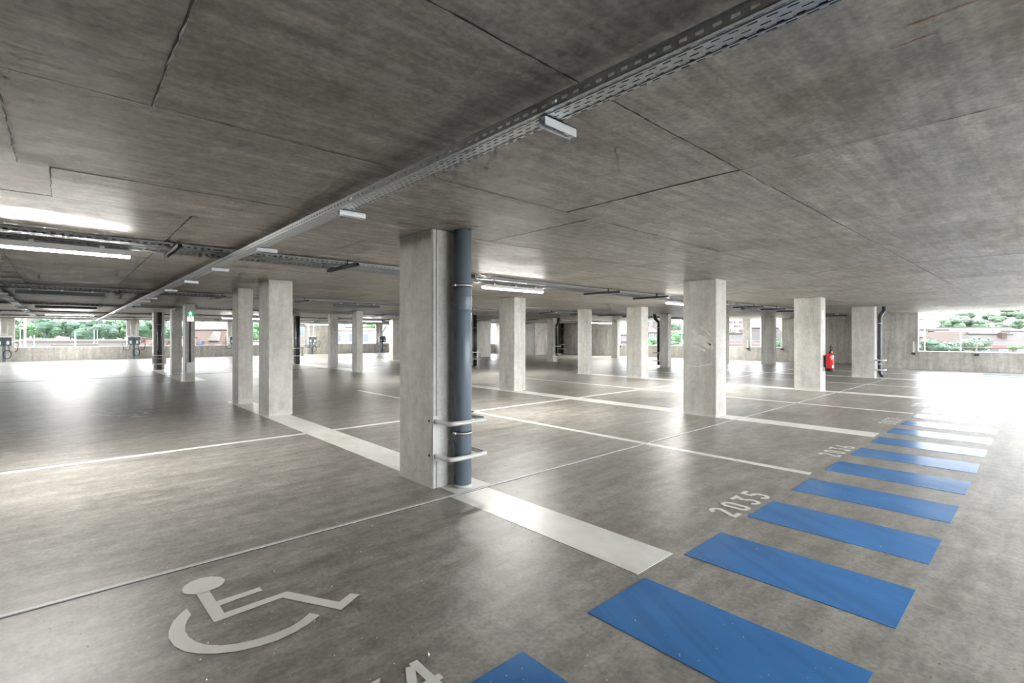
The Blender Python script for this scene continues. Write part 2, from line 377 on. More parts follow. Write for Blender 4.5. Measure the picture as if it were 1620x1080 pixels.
for (x0, x1, y0, y1) in ((5.94, 6.05, 1.74, 12.8), (12.06, 12.17, 1.74, 12.8), (18.3, 18.41, 1.74, 12.8), (24.5, 24.6, 1.74, 12.8), 
                         (X0, 2.755, 7.65, 7.75), (3.19, 8.87, 7.65, 7.75), (9.29, 15.1, 7.65, 7.75), (15.52, 21.25, 7.65, 7.75), (21.67, 28.2, 7.65, 7.75)):
    rect(x0, x1, y0, y1).build('bay_line', 'white_paint', floor, label='thin white parking bay line')
# far side of the aisle: broken edge line, bay lines running away, triangles round the pillar feet
for k in range(10):
    x = -1.9 + k * 1.75; rect(x, x + .95, 18.95, 19.1).build('edge_dash', 'worn_paint', floor, label='worn white dash along the far aisle')
rect(0.0, .3, 19.3, 29.6).build('bay_line', 'white_paint', floor, label='white bay line running away beyond the aisle')
for x in (3.0, 9.2): rect(x - .15, x + .6, 19.2, 27.6).build('wide_stripe', 'white_paint', floor, label='wide white stripe under the far columns')
for x in (6.1, 12.2, 15.3, 18.3): rect(x, x + .12, 19.3, 27.2).build('bay_line', 'worn_paint', floor)

def ribbon(paths, w):
    mb = MB()
    for p in paths:
        P = [Vector((*q, 0)) for q in p]; n = len(P); L, R = [], []
        for i in range(n):
            a = (P[i] - P[i - 1]).normalized() if i else (P[1] - P[0]).normalized()
            b = (P[i + 1] - P[i]).normalized() if i < n - 1 else a
            t = (a + b).normalized(); nn = Vector((-t.y, t.x, 0)); k = w / 2 / max(.5, nn.dot(Vector((-a.y, a.x, 0))))
            L.append(P[i] + nn * k); R.append(P[i] - nn * k)
        for q in L + R: q.z += .0004 * len(mb.f)
        mb.add(L + R, [(i, i + 1, n + i + 1, n + i) for i in range(n - 1)])
    return mb
def arc(cx, cy, rx, ry, a0, a1, n=9):
    return [(cx + rx * math.cos(math.radians(a0 + (a1 - a0) * i / n)), cy + ry * math.sin(math.radians(a0 + (a1 - a0) * i / n))) for i in range(n + 1)]
W2, T = .24, .12                                     # half digit width and its stroke, height 1 (stencil digits with bridges)
DIG = {'0': [arc(0, .76, .19, .19, 85, -5) + arc(0, .24, .19, .19, -5, -85), arc(0, .24, .19, .19, -95, -175) + arc(0, .76, .19, .19, 175, 95)],
       '2': [arc(0, .76, .19, .19, 175, -10, 10) + [(.05, .44), (-.13, .14)], [(-.22, .06), (.25, .06)]],
       '3': [[(-.23, .94), (.19, .94), (-.02, .6)], arc(0, .29, .19, .24, 95, -10, 6) + arc(0, .25, .19, .2, -15, -170, 8)],
       '4': [[(.1, 1.0), (.1, 0)], [(-.0, .92), (-.22, .42)], [(-.26, .3), (.27, .3)]],
       '5': [[(.23, .94), (-.14, .94), (-.16, .56)], arc(0, .36, .19, .24, 125, 0, 7) + arc(0, .26, .19, .2, -5, -170, 8)],
       '6': [[(.14, .95), (-.1, .6)] + arc(0, .26, .19, .21, 160, 270, 6), arc(0, .26, .19, .21, -80, 140, 10)],
       '7': [[(-.23, .94), (.2, .94), (-.06, .0)]],
       '8': [arc(0, .74, .16, .2, -85, 260, 14), arc(0, .27, .2, .21, 95, 440, 14)],
       '9': [[(-.14, .05), (.1, .4)] + arc(0, .74, .19, .21, -20, 90, 6), arc(0, .74, .19, .21, 100, 320, 10)]}
def number(txt, x, y, size=.235, pitch=.222):
    mb = MB()
    for i, ch in enumerate(txt):
        d = ribbon(DIG[ch], .165); sx = .78
        mb.add([(x + i * pitch + .075 + v[0] * size * .95 * 1.18, y + v[1] * size, .002 + min(.0018, v[2] * .3)) for v in d.v], d.f)
    return mb
for txt, x in (('2034', .42), ('2035', 4.07), ('2036', 7.06), ('2037', 10.36), ('2038', 13.38), ('2039', 16.6)):
    number(txt, x, 1.735).build('bay_number', 'white_paint', floor, label='white stencilled bay number ' + txt)
for (x, y) in ((.5, 12.62), (3.95, 12.8)):           # numbers of the bays beyond: only their cross strokes still show
    mb = MB()
    for i in range(4):
        for yy in (0, .17): mb.add([(x + i * .25, y + yy, .003), (x + i * .25 + .14, y + yy, .003), (x + i * .25 + .14, y + yy + .05, .003), (x + i * .25, y + yy + .05, .003)], [(0, 1, 2, 3)])
    mb.build('bay_number', 'worn_paint', floor, label='worn far bay number')
def cw(px): return fl(250 + px[0] / 4.765, 890 + px[1] / 4.765)
wc = [[(180, 212), (195, 180), (250, 145), (320, 118), (400, 105), (470, 108), (505, 128), (495, 155), (460, 185), (390, 213), (330, 235), (285, 241), (230, 241), (192, 233)],
      [(288, 238), (422, 453), (937, 265), (1380, 358), (1520, 242), (1450, 233), (1365, 298), (970, 218), (500, 380), (465, 325), (788, 210), (765, 187), (440, 293), (388, 215)],
      [(217, 345), (160, 395), (110, 450), (80, 520), (80, 570), (120, 630), (200, 672), (310, 690), (440, 688), (600, 670), (760, 632), (900, 588), (1040, 522), (1140, 460), (1220, 398),
       (1145, 380), (1080, 435), (1000, 485), (880, 535), (740, 580), (600, 612), (480, 626), (370, 622), (290, 600), (235, 565), (205, 520), (205, 480), (220, 440), (250, 393)]]
mb = MB(); mb2 = MB()
allp = [cw(p) for q in wc for p in q]
cx, cy = sum(p.x for p in allp) / len(allp), sum(p.y for p in allp) / len(allp)
for q in wc:
    P = [cw(p) for p in q]
    if sum(P[i].x * P[(i + 1) % len(P)].y - P[(i + 1) % len(P)].x * P[i].y for i in range(len(P))) < 0: P.reverse()
    mb.add([(p.x, p.y, .0028) for p in P], [tuple(range(len(P)))])
    mb2.add([(.95 - (p.x - cx), 11.85 - (p.y - cy), .0028) for p in P], [tuple(range(len(P)))])
mb.build('wheelchair_symbol', 'white_paint', floor, label='white painted wheelchair symbol')
mb2.build('wheelchair_symbol', 'worn_paint', floor, label='worn wheelchair symbol in the bay beyond')
# loose grit
mb = MB()
for i in range(420):
    p = fl(random.uniform(0, 1620), random.uniform(680, 1080)); s = random.uniform(.002, .006)
    if i == 0: p = fl(677, 1037); s = .016
    vs = [(p.x + s * random.uniform(.6, 1.2) * a, p.y + s * random.uniform(.6, 1.2) * b, c * s * random.uniform(.7, 1.3)) for a, b, c in ((1, 0, .3), (-.5, .9, .3), (-.5, -.9, .3), (0, 0, 1.2), (0, 0, 0))]
    mb.add(vs, [(0, 1, 3), (1, 2, 3), (2, 0, 3), (1, 0, 4), (2, 1, 4), (0, 2, 4)])
o = mb.build('floor_grit', 'paper', kind='stuff'); tag(o, 'tiny pale grit scattered over the near floor', 'grit')

# ------------------------------------------------------------------ columns
COL = {}
def column(key, x, y, w, d, label, h=CEIL):
    o = thing('column', label, 'column', (x, y, 0), group='concrete columns')
    sh = MB().cbox(0, w, 0, d, -.001, h, .012).build('shaft', 'column', o)
    if key == 'A':
        MB().box(.045, .049, -.002, .0, 0, h).build('casting_seam', 'joint_dark', o)
        MB().box(.049, .07, -.003, .0, 0, h).build('casting_ridge', 'column', o)
    COL[key] = (x, y, w, d); return o
column('A', 2.67, 4.07, .42, .64, 'nearest concrete column, with a thick grey pipe and a white tube guard')
column('B1', 2.82, 9.77, .43, .62, 'broad concrete column standing on the white stripe, second behind the nearest column')
column('B2', 2.82, 11.97, .31, .45, 'slim concrete column at the far end of the white stripe, just left of a broad one')
column('D', 8.84, 4.10, .43, .65, 'large concrete column with a pale rubbed patch, between the nearest column and the extinguisher')
column('E', 9.04, 9.77, .43, .63, 'broad concrete column right behind the blue-grey pipe, under the lit tube')
column('B3', 9.04, 12.05, .31, .45, 'slim concrete column hidden behind the nearest column')
column('F', 15.11, 12.12, .28, .5, 'slim dark column standing in the middle between two broad ones')
column('G', 15.2, 9.75, .43, .64, 'broad concrete column two columns left of the rubbed one, dark on its wide side')
column('H', 21.15, 12.13, .31, .45, 'slim distant column with a black pipe behind its left edge')
column('I', 21.2, 19.55, .3, .5, 'small dark far column with a black bent pipe in front of the stair core')
column('J', 27.6, 19.6, .3, .5, 'small pale far column beside the first window opening')
column('K', 15.12, 4.13, .42, .66, 'concrete column that carries the red fire extinguisher')
column('L', 27.9, 9.8, .3, .66, 'dark blotchy far column in front of the right window openings')
column('L2', 27.4, 12.1, .3, .45, 'far column showing only as a pale sliver beside the rubbed column')
column('M', 21.28, 4.13, .3, .7, 'last concrete column before the right opening, with a dark bent pipe')
column('O2', 2.95, 19.0, .27, .5, 'far column with a green exit sign and a grey box near its foot')
column('O1', 3.1, 22.86, .34, .4, 'dark far column close behind the one with the exit sign')
column('N', 2.97, 26.8, .4, .42, 'far column with a dark pipe down its middle, left of the exit sign')
column('P1', 9.36, 22.94, .36, .32, 'left one of the two far slim columns before the bright back openings')
column('P2', 9.09, 19.56, .28, .47, 'right one of the two far slim columns before the bright back openings')
column('Q', 9.05, 27.1, .3, .45, 'far column with a grey pipe, peeping out right of the broad column')
column('R0', 15.2, 19.62, .28, .5, 'far column with a black pipe, peeping out right of the blue-grey pipe')
column('R', 15.1, 27.4, 1.0, .5, 'wide far pier peeping out left of the nearest column')
column('R2', 22.0, 27.3, .95, .55, 'wide far pale pier peeping out right of the nearest column')

mb = MB(); x, y, w, d = COL['D']
def smear(pts, wd):
    r_ = ribbon([pts], wd); mb.add([(-.0006, v[0], v[1]) for v in r_.v], [tuple(reversed(f)) for f in r_.f])
smear([(.46, 1.62), (.36, 1.5), (.22, 1.46), (.1, 1.36), (.06, 1.25)], .07); smear([(.46, 1.44), (.3, 1.4), (.12, 1.3)], .1); smear([(.5, 1.32), (.34, 1.28), (.2, 1.22)], .05)
smear([(.3, 1.66), (.2, 1.6), (.1, 1.5)], .02); smear([(.52, .93), (.34, .92), (.2, .96), (.08, .98)], .02)
mb.build('rubbed_patch', 'rub', [o for o in C.objects if o.name.startswith('column') and abs(o.location.x - x) < .01 and abs(o.location.y - y) < .01][0], label='pale rubbed smears')

# ------------------------------------------------------------------ drainpipes and guards
def clamp(parent, x, y, z, r, gap=.03):
    c = MB().tube([(x, y, z - .016), (x, y, z + .016)], r + .006, 24).build('clamp_rubber', 'black', parent, True)
    MB().tube([(x, y, z - .009), (x, y, z + .009)], r + .009, 24).build('clamp_band', 'galv_light', c, True)
    MB().tube([(x - r - .012, y - .02, z), (x - r - .012, y + .02, z)], .011, 10).build('clamp_screw', 'galv_light', c, True)
    MB().tube([(x, y + r, z), (x, y + r + gap, z)], .006, 8).build('wall_stud', 'galv', c, True)
def drainpipe(label, x, y, r, mat, path=None, clamps=(.54, 2.0), coupling=None, seg=24):
    t = thing('drainpipe', label, 'pipe', (x, y, 0), group='drainpipes on the columns')
    MB().tube(path or [(0, 0, 0), (0, 0, CEIL + .01)], r, seg).build('pipe', mat, t, True)
    if coupling:
        z0, z1 = coupling
        MB().tube([(0, 0, z0), (0, 0, z0 + .01), (0, 0, z1 - .012), (0, 0, z1)], [r + .001, r + .006, r + .006, r + .003], seg).build('coupling', mat, t, True)
    for z in clamps: clamp(t, 0, 0, z, r)
    return t
def guard(label, x0, x1, yf, yo, zs=(.66, .32), r=.022, big=False):
    """Two white tube hoops on angle plates; yf = column face, yo = how far they stand out."""
    t = thing('pipe_guard', label, 'pipe guard', (x0, yf, 0), group='white tube guards')
    w = x1 - x0; s = -1 if yo < yf else 1; d = abs(yf - yo)
    for z in zs:
        MB().tube(bend([(0, 0, z), (0, s * d, z), (w, s * d, z), (w, s * -.1, z)] + ([(w - .075, s * -.1, z)] if big else []), .06), r, 14).build('hoop', 'white_coat', t, True)
    z0, z1 = min(zs) - .05, max(zs) + .05
    for xx in ((0,) if big else (0, w)):
        p = MB().box(xx - .035, xx + .045, min(0, s * .006), max(0, s * .006), z0, z1).build('mounting_plate', 'white_coat', t)
    if big:
        pl = MB().box(-.036, -.03, 0, .085, z0, z1).build('angle_plate', 'white_coat', t)
        for z in zs: MB().tube([(-.044, .055, z), (-.03, .055, z)], .013, 12).build('bolt', 'black', pl, True)
    return t
t = drainpipe('thick blue-grey plastic drainpipe on the nearest column', 2.95, 3.95, .088, 'pvc', coupling=(1.755, 1.9), seg=48)
MB().tube([(0, 0, -.001), (0, 0, .03)], [.1, .09], 24).build('mortar_ring', 'sealant', t, True)
guard('white double-hoop tube guard round the thick pipe on the nearest column', 2.71, 3.16, 4.07, 3.82, big=True)
SB = lambda dx, dy: bend([(0, 0, .1), (0, 0, CEIL - .38), (dx, dy, CEIL - .2), (dx, dy, CEIL + .01)], .07)
x, y, w, d = COL['M']
drainpipe('dark bent drainpipe on the last column before the right opening', x + w / 2, y - .12, .062, 'pvc_dark',
          bend([(.05, -.06, .06), (0, 0, .2), (0, 0, CEIL - .34), (.3, -.06, CEIL - .14), (.3, -.06, CEIL + .01)], .06), (.5, 1.95))
guard('white tube guard on the last column before the right opening', x + .02, x + w, y, y - .28, (.64, .3))
x, y, w, d = COL['I']
drainpipe('black bent drainpipe on the small far column', x + w / 2, y - .12, .07, 'black', bend([(0, 0, .35), (0, 0, CEIL - .42), (.15, -.06, CEIL - .2), (.15, -.06, CEIL + .01)], .07), (.9, 2.0))
guard('white tube guard on the small far column', x, x + w, y, y - .32, (.9, .45))
x, y, w, d = COL['H']
drainpipe('black bent drainpipe behind the slim distant column', x + .12, y + d + .12, .07, 'black', SB(-.1, .16), (1.9,))
guard('white tube guard behind the slim distant column', x, x + w, y + d, y + d + .4, (.68, .3))
x, y, w, d = COL['N']
drainpipe('dark drainpipe down the middle of the far column left of the exit sign', x + w / 2, y - .135, .09, 'pvc_dark', clamps=(.5, 2.0))
guard('white tube guard on the far column left of the exit sign', x - .02, x + w + .02, y, y - .25, (.64, .26))
x, y, w, d = COL['Q']
drainpipe('grey drainpipe on the far column beside the broad one', x + w / 2 + .02, y - .155, .11, 'pvc_dark', clamps=(1.4,))
guard('white tube guard on the far column beside the broad one', x - .05, x + w + .15, y, y - .3, (.85, .45))
x, y, w, d = COL['R0']
drainpipe('black drainpipe peeping out right of the blue-grey pipe', x + w / 2, y - .13, .09, 'black', clamps=(.45, 1.9))
guard('white tube guard peeping out right of the blue-grey pipe', x - .03, x + w + .1, y, y - .3, (.68, .35))
drainpipe('black drainpipe against the dark corner wall by the stair core', 31.42, 27.9, .11, 'black', clamps=(2.1, .8))
guard('white tube guard on the dark corner wall by the stair core', 31.15, 31.58, 28.25, 27.6, (.75, .4))

# ------------------------------------------------------------------ cable trays
def perf(mb, axis, a, b, lo, hi, z0, z1, pitch, hole, vertical=False):
    """One slotted band: bridges only, the slots stay open."""
    n = int((b - a) / pitch)
    for i in range(n):
        p, q = a + i * pitch, a + i * pitch + pitch - hole
        if axis == 'y': mb.box(lo, hi, p, q, z0, z1)
        else: mb.box(p, q, lo, hi, z0, z1)
def solid(mb, axis, a, b, lo, hi, z0, z1):
    if axis == 'y': mb.box(lo, hi, a, b, z0, z1)
    else: mb.box(a, b, lo, hi, z0, z1)
def strut(parent, axis, at, lo, hi, z0, z1, mat, w=.041):
    """A C-section arm lying across a tray, open below, with a hanger up to the ceiling."""
    mb = MB(); h = w / 2; ax = 'x' if axis == 'y' else 'y'
    for s in (-h, h - .004): solid(mb, ax, lo, hi, at + s, at + s + .004, z0, z1)
    solid(mb, ax, lo, hi, at - h, at + h, z1 - .004, z1)
    br = mb.build('bracket_arm', mat, parent)
    mid = lo + (.093 if axis == 'y' else (hi - lo) * .3); m2 = MB()
    if axis == 'y': m2.box(mid - .015, mid + .015, at - .004, at + .004, z1, CEIL + .01)
    else: m2.box(at - .004, at + .004, mid - .015, mid + .015, z1, CEIL + .01)
    m2.build('hanger', mat, br)
    if axis == 'y' and mat == 'galv_light':
        MB().box(hi - .03, hi - .002, at - h + .004, at + h - .004, z0 + .002, z0 + .006).build('end_stop', 'galv', br)
    return br
ZB = 2.44
def main_tray(label, xl, ya, yb, pitch, brackets):
    t = thing('cable_tray', label, 'cable tray', group='cable trays under the ceiling')
    mb = MB(); w = .127; e = .0016; hole = pitch * .55
    # underside: bands between slot rows
    rows = ((.018, .003), (.046, .003), (.072, .003), (.097, .005), (.117, .005)); p = 0.0
    for i, (r, q) in enumerate(rows):
        solid(mb, 'y', ya, yb, xl + p, xl + r - q, ZB, ZB + e); perf(mb, 'y', ya + (i % 2) * pitch / 2, yb, xl + r - q, xl + r + q, ZB, ZB + e, pitch, hole); p = r + q
    solid(mb, 'y', ya, yb, xl + p, xl + w, ZB, ZB + e)
    for r in (.032, .107): solid(mb, 'y', ya, yb, xl + r - .0035, xl + r + .0035, ZB - .003, ZB)     # pressed ribs
    mb.build('tray_floor', 'galv', t)
    for xx in (xl, xl + w - e):
        s = MB(); solid(s, 'y', ya, yb, xx, xx + e, ZB, ZB + .014); perf(s, 'y', ya, yb, xx, xx + e, ZB + .014, ZB + .026, pitch, pitch * .5); solid(s, 'y', ya, yb, xx, xx + e, ZB + .026, ZB + .042)
        solid(s, 'y', ya, yb, xx - .004, xx + .004, ZB + .042, ZB + .046)
        s.build('side_rail', 'galv', t)
    for k, (dx, r) in enumerate(((.107, .014), (.082, .007))):
        MB().tube([(xl + dx, ya, ZB + .012 + r), (xl + dx + .004, (ya + yb) / 2, ZB + .012 + r), (xl + dx, yb, ZB + .012 + r)], r, 8).build('cable', 'cable', t, True)
    for y in brackets:
        if any(abs(y - q - .1) < .5 for q in (6.67, 13.95, 20.9, 27.8, 34.0, 38.2)): y += .75
        strut(t, 'y', y, xl + .022, xl + .225, ZB - .043, ZB - .003, 'galv_light')
    return t
main_tray('long galvanised cable tray running from overhead towards the back', 1.485, -.6, 39.6, .0565, [1.455 + 2.09 * k for k in range(-1, 19)])
main_tray('second long cable tray, in the upper left distance', -1.1, 7.0, 39.6, .113, [8.2 + 2.09 * k for k in range(15)])

def cross_tray(label, y, xa, xb, pitch, brackets, w=.6, z=2.49):
    t = thing('cable_tray', label, 'cable tray', group='cable trays under the ceiling')
    e = .0016
    y -= .09
    for k in (0, .12, .48, .6):
        mb = MB(); ya = y + k; near = k in (0, .48); yi = ya if near else ya - .04
        perf(mb, 'x', xa, xb, yi + .01, yi + .03, z, z + e, pitch, pitch * .5); solid(mb, 'x', xa, xb, yi, yi + .01, z, z + e); solid(mb, 'x', xa, xb, yi + .03, yi + .04, z, z + e)
        solid(mb, 'x', xa, xb, ya, ya + e, z, z + .01); perf(mb, 'x', xa, xb, ya, ya + e, z + .01, z + .03, pitch, pitch * .5); solid(mb, 'x', xa, xb, ya, ya + e, z + .03, z + .045)
        mb.build('side_rail', 'galv_dim', t)
    for k in range(3):
        yy = y + (.045, .068, .545)[k]; MB().tube([(xa, yy, z + .014), (xb, yy, z + .014)], .0095, 6).build('cable', 'cable', t, True)
    for i, x in enumerate(brackets): strut(t, 'x', x, y - .3, y + w + .08, z - .041, z - .001, 'dark_steel')
    return t
LAMP_SPANS = [(6.67, on_y(205, 7.05) - 1.6, on_y(205, 7.05))] + [(yy, on_y(a, yy + .4), on_y(b, yy + .4)) for yy, a, b in ((6.67, 765, 857), (6.67, 1056, 1122), (13.95, 24, 166), (13.95, 528, 600), (13.95, 655, 712), (13.95, 796, 830), (13.95, 1092, 1128), (20.9, 55, 153), (20.9, 936, 968), (27.8, 72, 148), (27.8, 352, 412), (27.8, 560, 603), (38.2, 85, 143), (38.2, 484, 524))] + [(6.67, 17.2, 18.7)]
ROWS = [(6.67, .066, 'first'), (13.95, .08, 'second'), (20.9, .12, 'third'), (27.8, .14, 'fourth'), (34.0, .17, 'fifth'), (38.2, .2, 'sixth')]
for y, p, nm in ROWS:
    xb = 28.2 if y < 32 else 22.4
    off = on_y(275, 6.67) % 2.0
    cross_tray('slotted cable tray with tube lights, %s one counted from the camera' % nm, y, -8.5, xb, p, [q for q in (off + 2.0 * k for k in range(-4, int(xb / 2))) if not (1.3 < q < 1.8 or -1.3 < q < -.8 or any(yy == y and a - .05 < q < b + .05 for yy, a, b in LAMP_SPANS))])

# ------------------------------------------------------------------ tube lights
def tube_light(label, x, y, z, length, lit=True):
    t = thing('tube_light', label, 'light', (x, y, z), group='tube lights on the cable trays')
    MB().box(0, length, -.052, .052, .02, .06).box(0, length, -.056, -.05, .002, .06).box(0, length, .05, .056, .002, .06).build('housing', 'white_plastic' if lit else 'dark_steel', t)
    mb = MB(); n = 10; ring = [(.047 * math.cos(math.pi * k / n), -.05 * math.sin(math.pi * k / n) * .8 + .02) for k in range(n + 1)]
    mb.add([(x_, a, b) for x_ in (0.0, length) for a, b in ring], [(k, k + 1, n + 2 + k, n + 1 + k) for k in range(n)] + [tuple(range(n, -1, -1)), tuple(range(n + 1, 2 * n + 2))])
    mb.build('diffuser', 'tube' if lit else 'charger_post', t)
    for k in range(3):
        xx = length * (.15 + .35 * k); MB().box(xx - .02, xx + .02, -.055, .055, .045, .088).build('clip', 'galv_light', t)
    return t
def lamp_at(u0, u1, y, label, lit=True, z=2.4):
    x0, x1 = on_y(u0, y), on_y(u1, y); tube_light(label, x0, y, z, x1 - x0, lit)
Y1L, Y2L, Y3L, Y4L, Y6L = 7.05, 14.38, 21.33, 28.23, 38.6
xr = on_y(205, Y1L)
tube_light('lit tube light at the photo\'s left edge on the first tray', xr - 1.6, Y1L, 2.4, 1.6)
lamp_at(765, 857, Y1L, 'lit tube light just right of the nearest column')
lamp_at(1056, 1122, Y1L, 'lit tube light whose end shows left of the rubbed column')
tube_light('dark unlit tube light on the first tray near the extinguisher column', 17.2, Y1L, 2.4, 1.5, False)
lamp_at(24, 166, Y2L, 'dark unlit tube light on the second tray', False)
lamp_at(528, 600, Y2L, 'unlit tube light on the second tray left of the nearest column', False)
lamp_at(655, 712, Y2L, 'added lit tube light on the second tray, unseen behind the nearest column')  # added lamp, out of sight, to brighten the middle distance
lamp_at(796, 830, Y2L, 'added lit tube light on the second tray, unseen behind the broad column')  # another added lamp, hidden, for more light in the centre
lamp_at(1092, 1128, Y2L, 'added lit tube light on the second tray, unseen behind the rubbed column')  # hidden lamp added to lift the light farther back
lamp_at(55, 153, Y3L, 'dark unlit tube light on the third tray', False)
lamp_at(936, 968, Y3L, 'lit tube light on the third tray beside the small pale column')
lamp_at(72, 148, Y4L, 'lit tube light on the fourth tray, left part of the photo')
lamp_at(352, 412, Y4L, 'lit tube light on the fourth tray behind the broad and slim columns')
lamp_at(560, 603, Y4L, 'lit tube light on the fourth tray behind the two far slim columns')
lamp_at(85, 143, Y6L, 'lit tube light on the last tray, left part of the photo')
lamp_at(484, 524, Y6L, 'lit tube light on the last tray beside the bright wall panel')
# unseen lamp added over the driving lane, just outside the frame, for extra light
tube_light('added unseen tube light over the driving lane beside the crossing', 17.0, -.6, 2.45, 1.55)

# ------------------------------------------------------------------ fire extinguisher and its sign
x, y, w, d = COL['K']
e = thing('fire_extinguisher', 'red fire extinguisher hanging on the concrete column', 'fire extinguisher', (x + .29, y - .13, 0))
zb, r = .54, .1
MB().tube([(0, 0, zb + .06), (0, 0, zb + .42), (0, 0, zb + .45), (0, 0, zb + .475), (0, 0, zb + .49)], [r, r, r * .93, r * .7, r * .35], 28).build('cylinder', 'red', e, True)
MB().tube([(0, 0, zb), (0, 0, zb + .07)], r + .004, 28).build('foot', 'black', e, True)
v = MB().tube([(0, 0, zb + .485), (0, 0, zb + .53)], .028, 16).build('valve', 'black', e, True)
MB().box(-.05, .05, -.012, .012, zb + .53, zb + .545).build('handle', 'red', v)
MB().box(-.045, .055, -.01, .01, zb + .555, zb + .566).build('squeeze_lever', 'red', v)
MB().tube([(.03, -.03, zb + .52), (.03, -.05, zb + .52)], .022, 14).build('gauge', 'yellow', v, True)
MB().tube([(-.02, -.02, zb + .52), (-.035, -.03, zb + .58)] + [(.045 - .08 * math.cos(k * math.pi / 8), -.03, zb + .61 + .09 * math.sin(k * math.pi / 8)) for k in range(9)] + [(.127, -.02, zb + .5), (.127, -.01, zb + .3), (.126, 0, zb + .08)], .017, 10).build('hose', 'black', e, True)
MB().tube([(.125, 0, zb + .12), (.125, 0, zb + .02)], [.014, .022], 12).build('nozzle', 'black', e, True)
def wrap(a0, a1, z0, z1, nm, mat, rr=r + .0012):
    n = 8; P = [(rr * math.cos(math.radians(a0 + (a1 - a0) * k / n)), rr * math.sin(math.radians(a0 + (a1 - a0) * k / n))) for k in range(n + 1)]
    MB().add([(a, b, z0) for a, b in P] + [(a, b, z1) for a, b in P], [(k, k + 1, n + 2 + k, n + 1 + k) for k in range(n)]).build(nm, mat, e, True)
wrap(-130, -98, zb + .09, zb + .17, 'instruction_label', 'paper'); wrap(-70, -45, zb + .29, zb + .33, 'maker_label', 'paper'); wrap(-140, -122, zb + .33, zb + .35, 'date_label', 'paper')
mb = MB()
for k in range(14):
    a, b = math.radians(100 + k * 14), math.radians(100 + (k + 1) * 14); q = lambda t_, R: ((r + .0013) * math.cos(math.radians(-75) + R * math.cos(t_) / r), (r + .0013) * math.sin(math.radians(-75) + R * math.cos(t_) / r), zb + .22 + R * 1.25 * math.sin(t_))
    mb.add([q(a, .05), q(b, .05), q(b, .042), q(a, .042)], [(0, 1, 2, 3)])
mb.build('round_emblem', 'paper', e)
MB().box(-.05, .05, .1, .128, zb + .1, zb + .43).build('wall_bracket', 'dark_steel', e)
s = MB().box(0, .14, -.004, 0, 1.96, 2.2).build('sign_plate', 'paper', loc=(x + .1, y - .001, 0)); tag(s, 'small white notice plate above the fire extinguisher', 'sign')

# ------------------------------------------------------------------ exit sign and box on the far column
x, y, w, d = COL['O2']
t = thing('exit_sign', 'lit green exit sign high on the far column', 'sign', (x + .13, y - .002, 2.0))
MB().box(-.1, .1, -.05, 0, -.03, .33).build('housing', 'white_plastic', t)
MB().box(-.09, .09, -.054, -.05, .14, .32).build('sign_face', 'exit_green', t)
mb = MB(); f = lambda P: mb.add([(a, -.056, b) for a, b in P], [tuple(range(len(P)))])
f([(-.005, .285), (.015, .285), (.015, .305), (-.005, .305)]); f([(-.03, .275), (.01, .28), (.02, .22), (-.005, .215)]); f([(-.005, .22), (.02, .22), (.05, .17), (.035, .16)]); f([(-.005, .22), (.01, .215), (-.03, .155), (-.05, .16)]); f([(.01, .27), (.045, .235), (.05, .245), (.015, .283)]); f([(-.03, .275), (-.055, .235), (-.045, .23), (-.02, .26)])
mb.build('running_figure', 'exit_white', t)
MB().box(-.09, .09, -.053, -.05, -.02, .13).build('lit_panel', 'exit_white', t)
MB().tube([(0, -.02, -.03), (0, -.02, -1.365)], .018, 10).build('cable_conduit', 'black', t, True)
t = thing('junction_box', 'grey metal junction box near the foot of the exit sign column', 'electrical box', (x + .13, y - .002, .3))
MB().box(-.1, .1, -.1, 0, 0, .33).build('box_body', 'galv_light', t); MB().box(-.085, .085, -.104, -.1, .015, .315).build('box_lid', 'white_plastic', t)
for zz in (.09, .24): MB().tube([(0, -.112, zz), (0, -.1, zz)], .025, 12).build('indicator', 'paper', t, True)

# ------------------------------------------------------------------ charging posts along the back wall
def charger(x, label):
    t = thing('charging_post', label, 'charger', (x, Y1 - .35, 0), group='charging posts along the back wall')
    MB().box(-.07, .07, -.06, .06, 0, 1.0).build('post', 'charger_post', t)
    for s in (-1, 1):
        b = MB().cbox(s * .17 - .15, s * .17 + .15, -.15, -.03, .92, 1.42, .03).build('charge_box', 'charger_grey', t)
        MB().box(s * .17 - .06, s * .17 + .05, -.156, -.15, 1.0, 1.2).build('label_panel', 'paper', b)
        MB().tube([(s * .3, -.1, 1.15), (s * .38, -.12, 1.12)], .045, 12).build('socket', 'white_plastic', b, True)
        MB().tube(bend([(s * .36, -.12, 1.12), (s * .6, -.15, 1.1), (s * .55, -.15, .6), (s * .25, -.14, .55), (s * .18, -.12, .95)], .12), .016, 8).build('charge_cable', 'cable', t, True)
        MB().tube([(s * .14, .2, 1.35), (s * .14, .2, CEIL)], .018, 8).build('conduit', 'galv', t, True)
    MB().tube([(.13 + .17 * math.cos(k * math.pi / 8), -.1, .42 + .24 * math.sin(k * math.pi / 8)) for k in range(17)], .02, 8).build('cable_coil', 'cable', t, True)
    MB().cbox(-.32, .32, -.03, .03, .95, 1.5, .01).build('back_plate', 'white_plastic', t)
charger(-2.5, 'dual charging post at the photo\'s left edge')
charger(3.45, 'dual charging post before the pillar left of the piped column')
charger(9.35, 'dual charging post half hidden by the slim column')
charger(15.05, 'dual charging post beside the bright wall panel')
charger(21.3, 'dual charging post seen just left of the wide far pier')

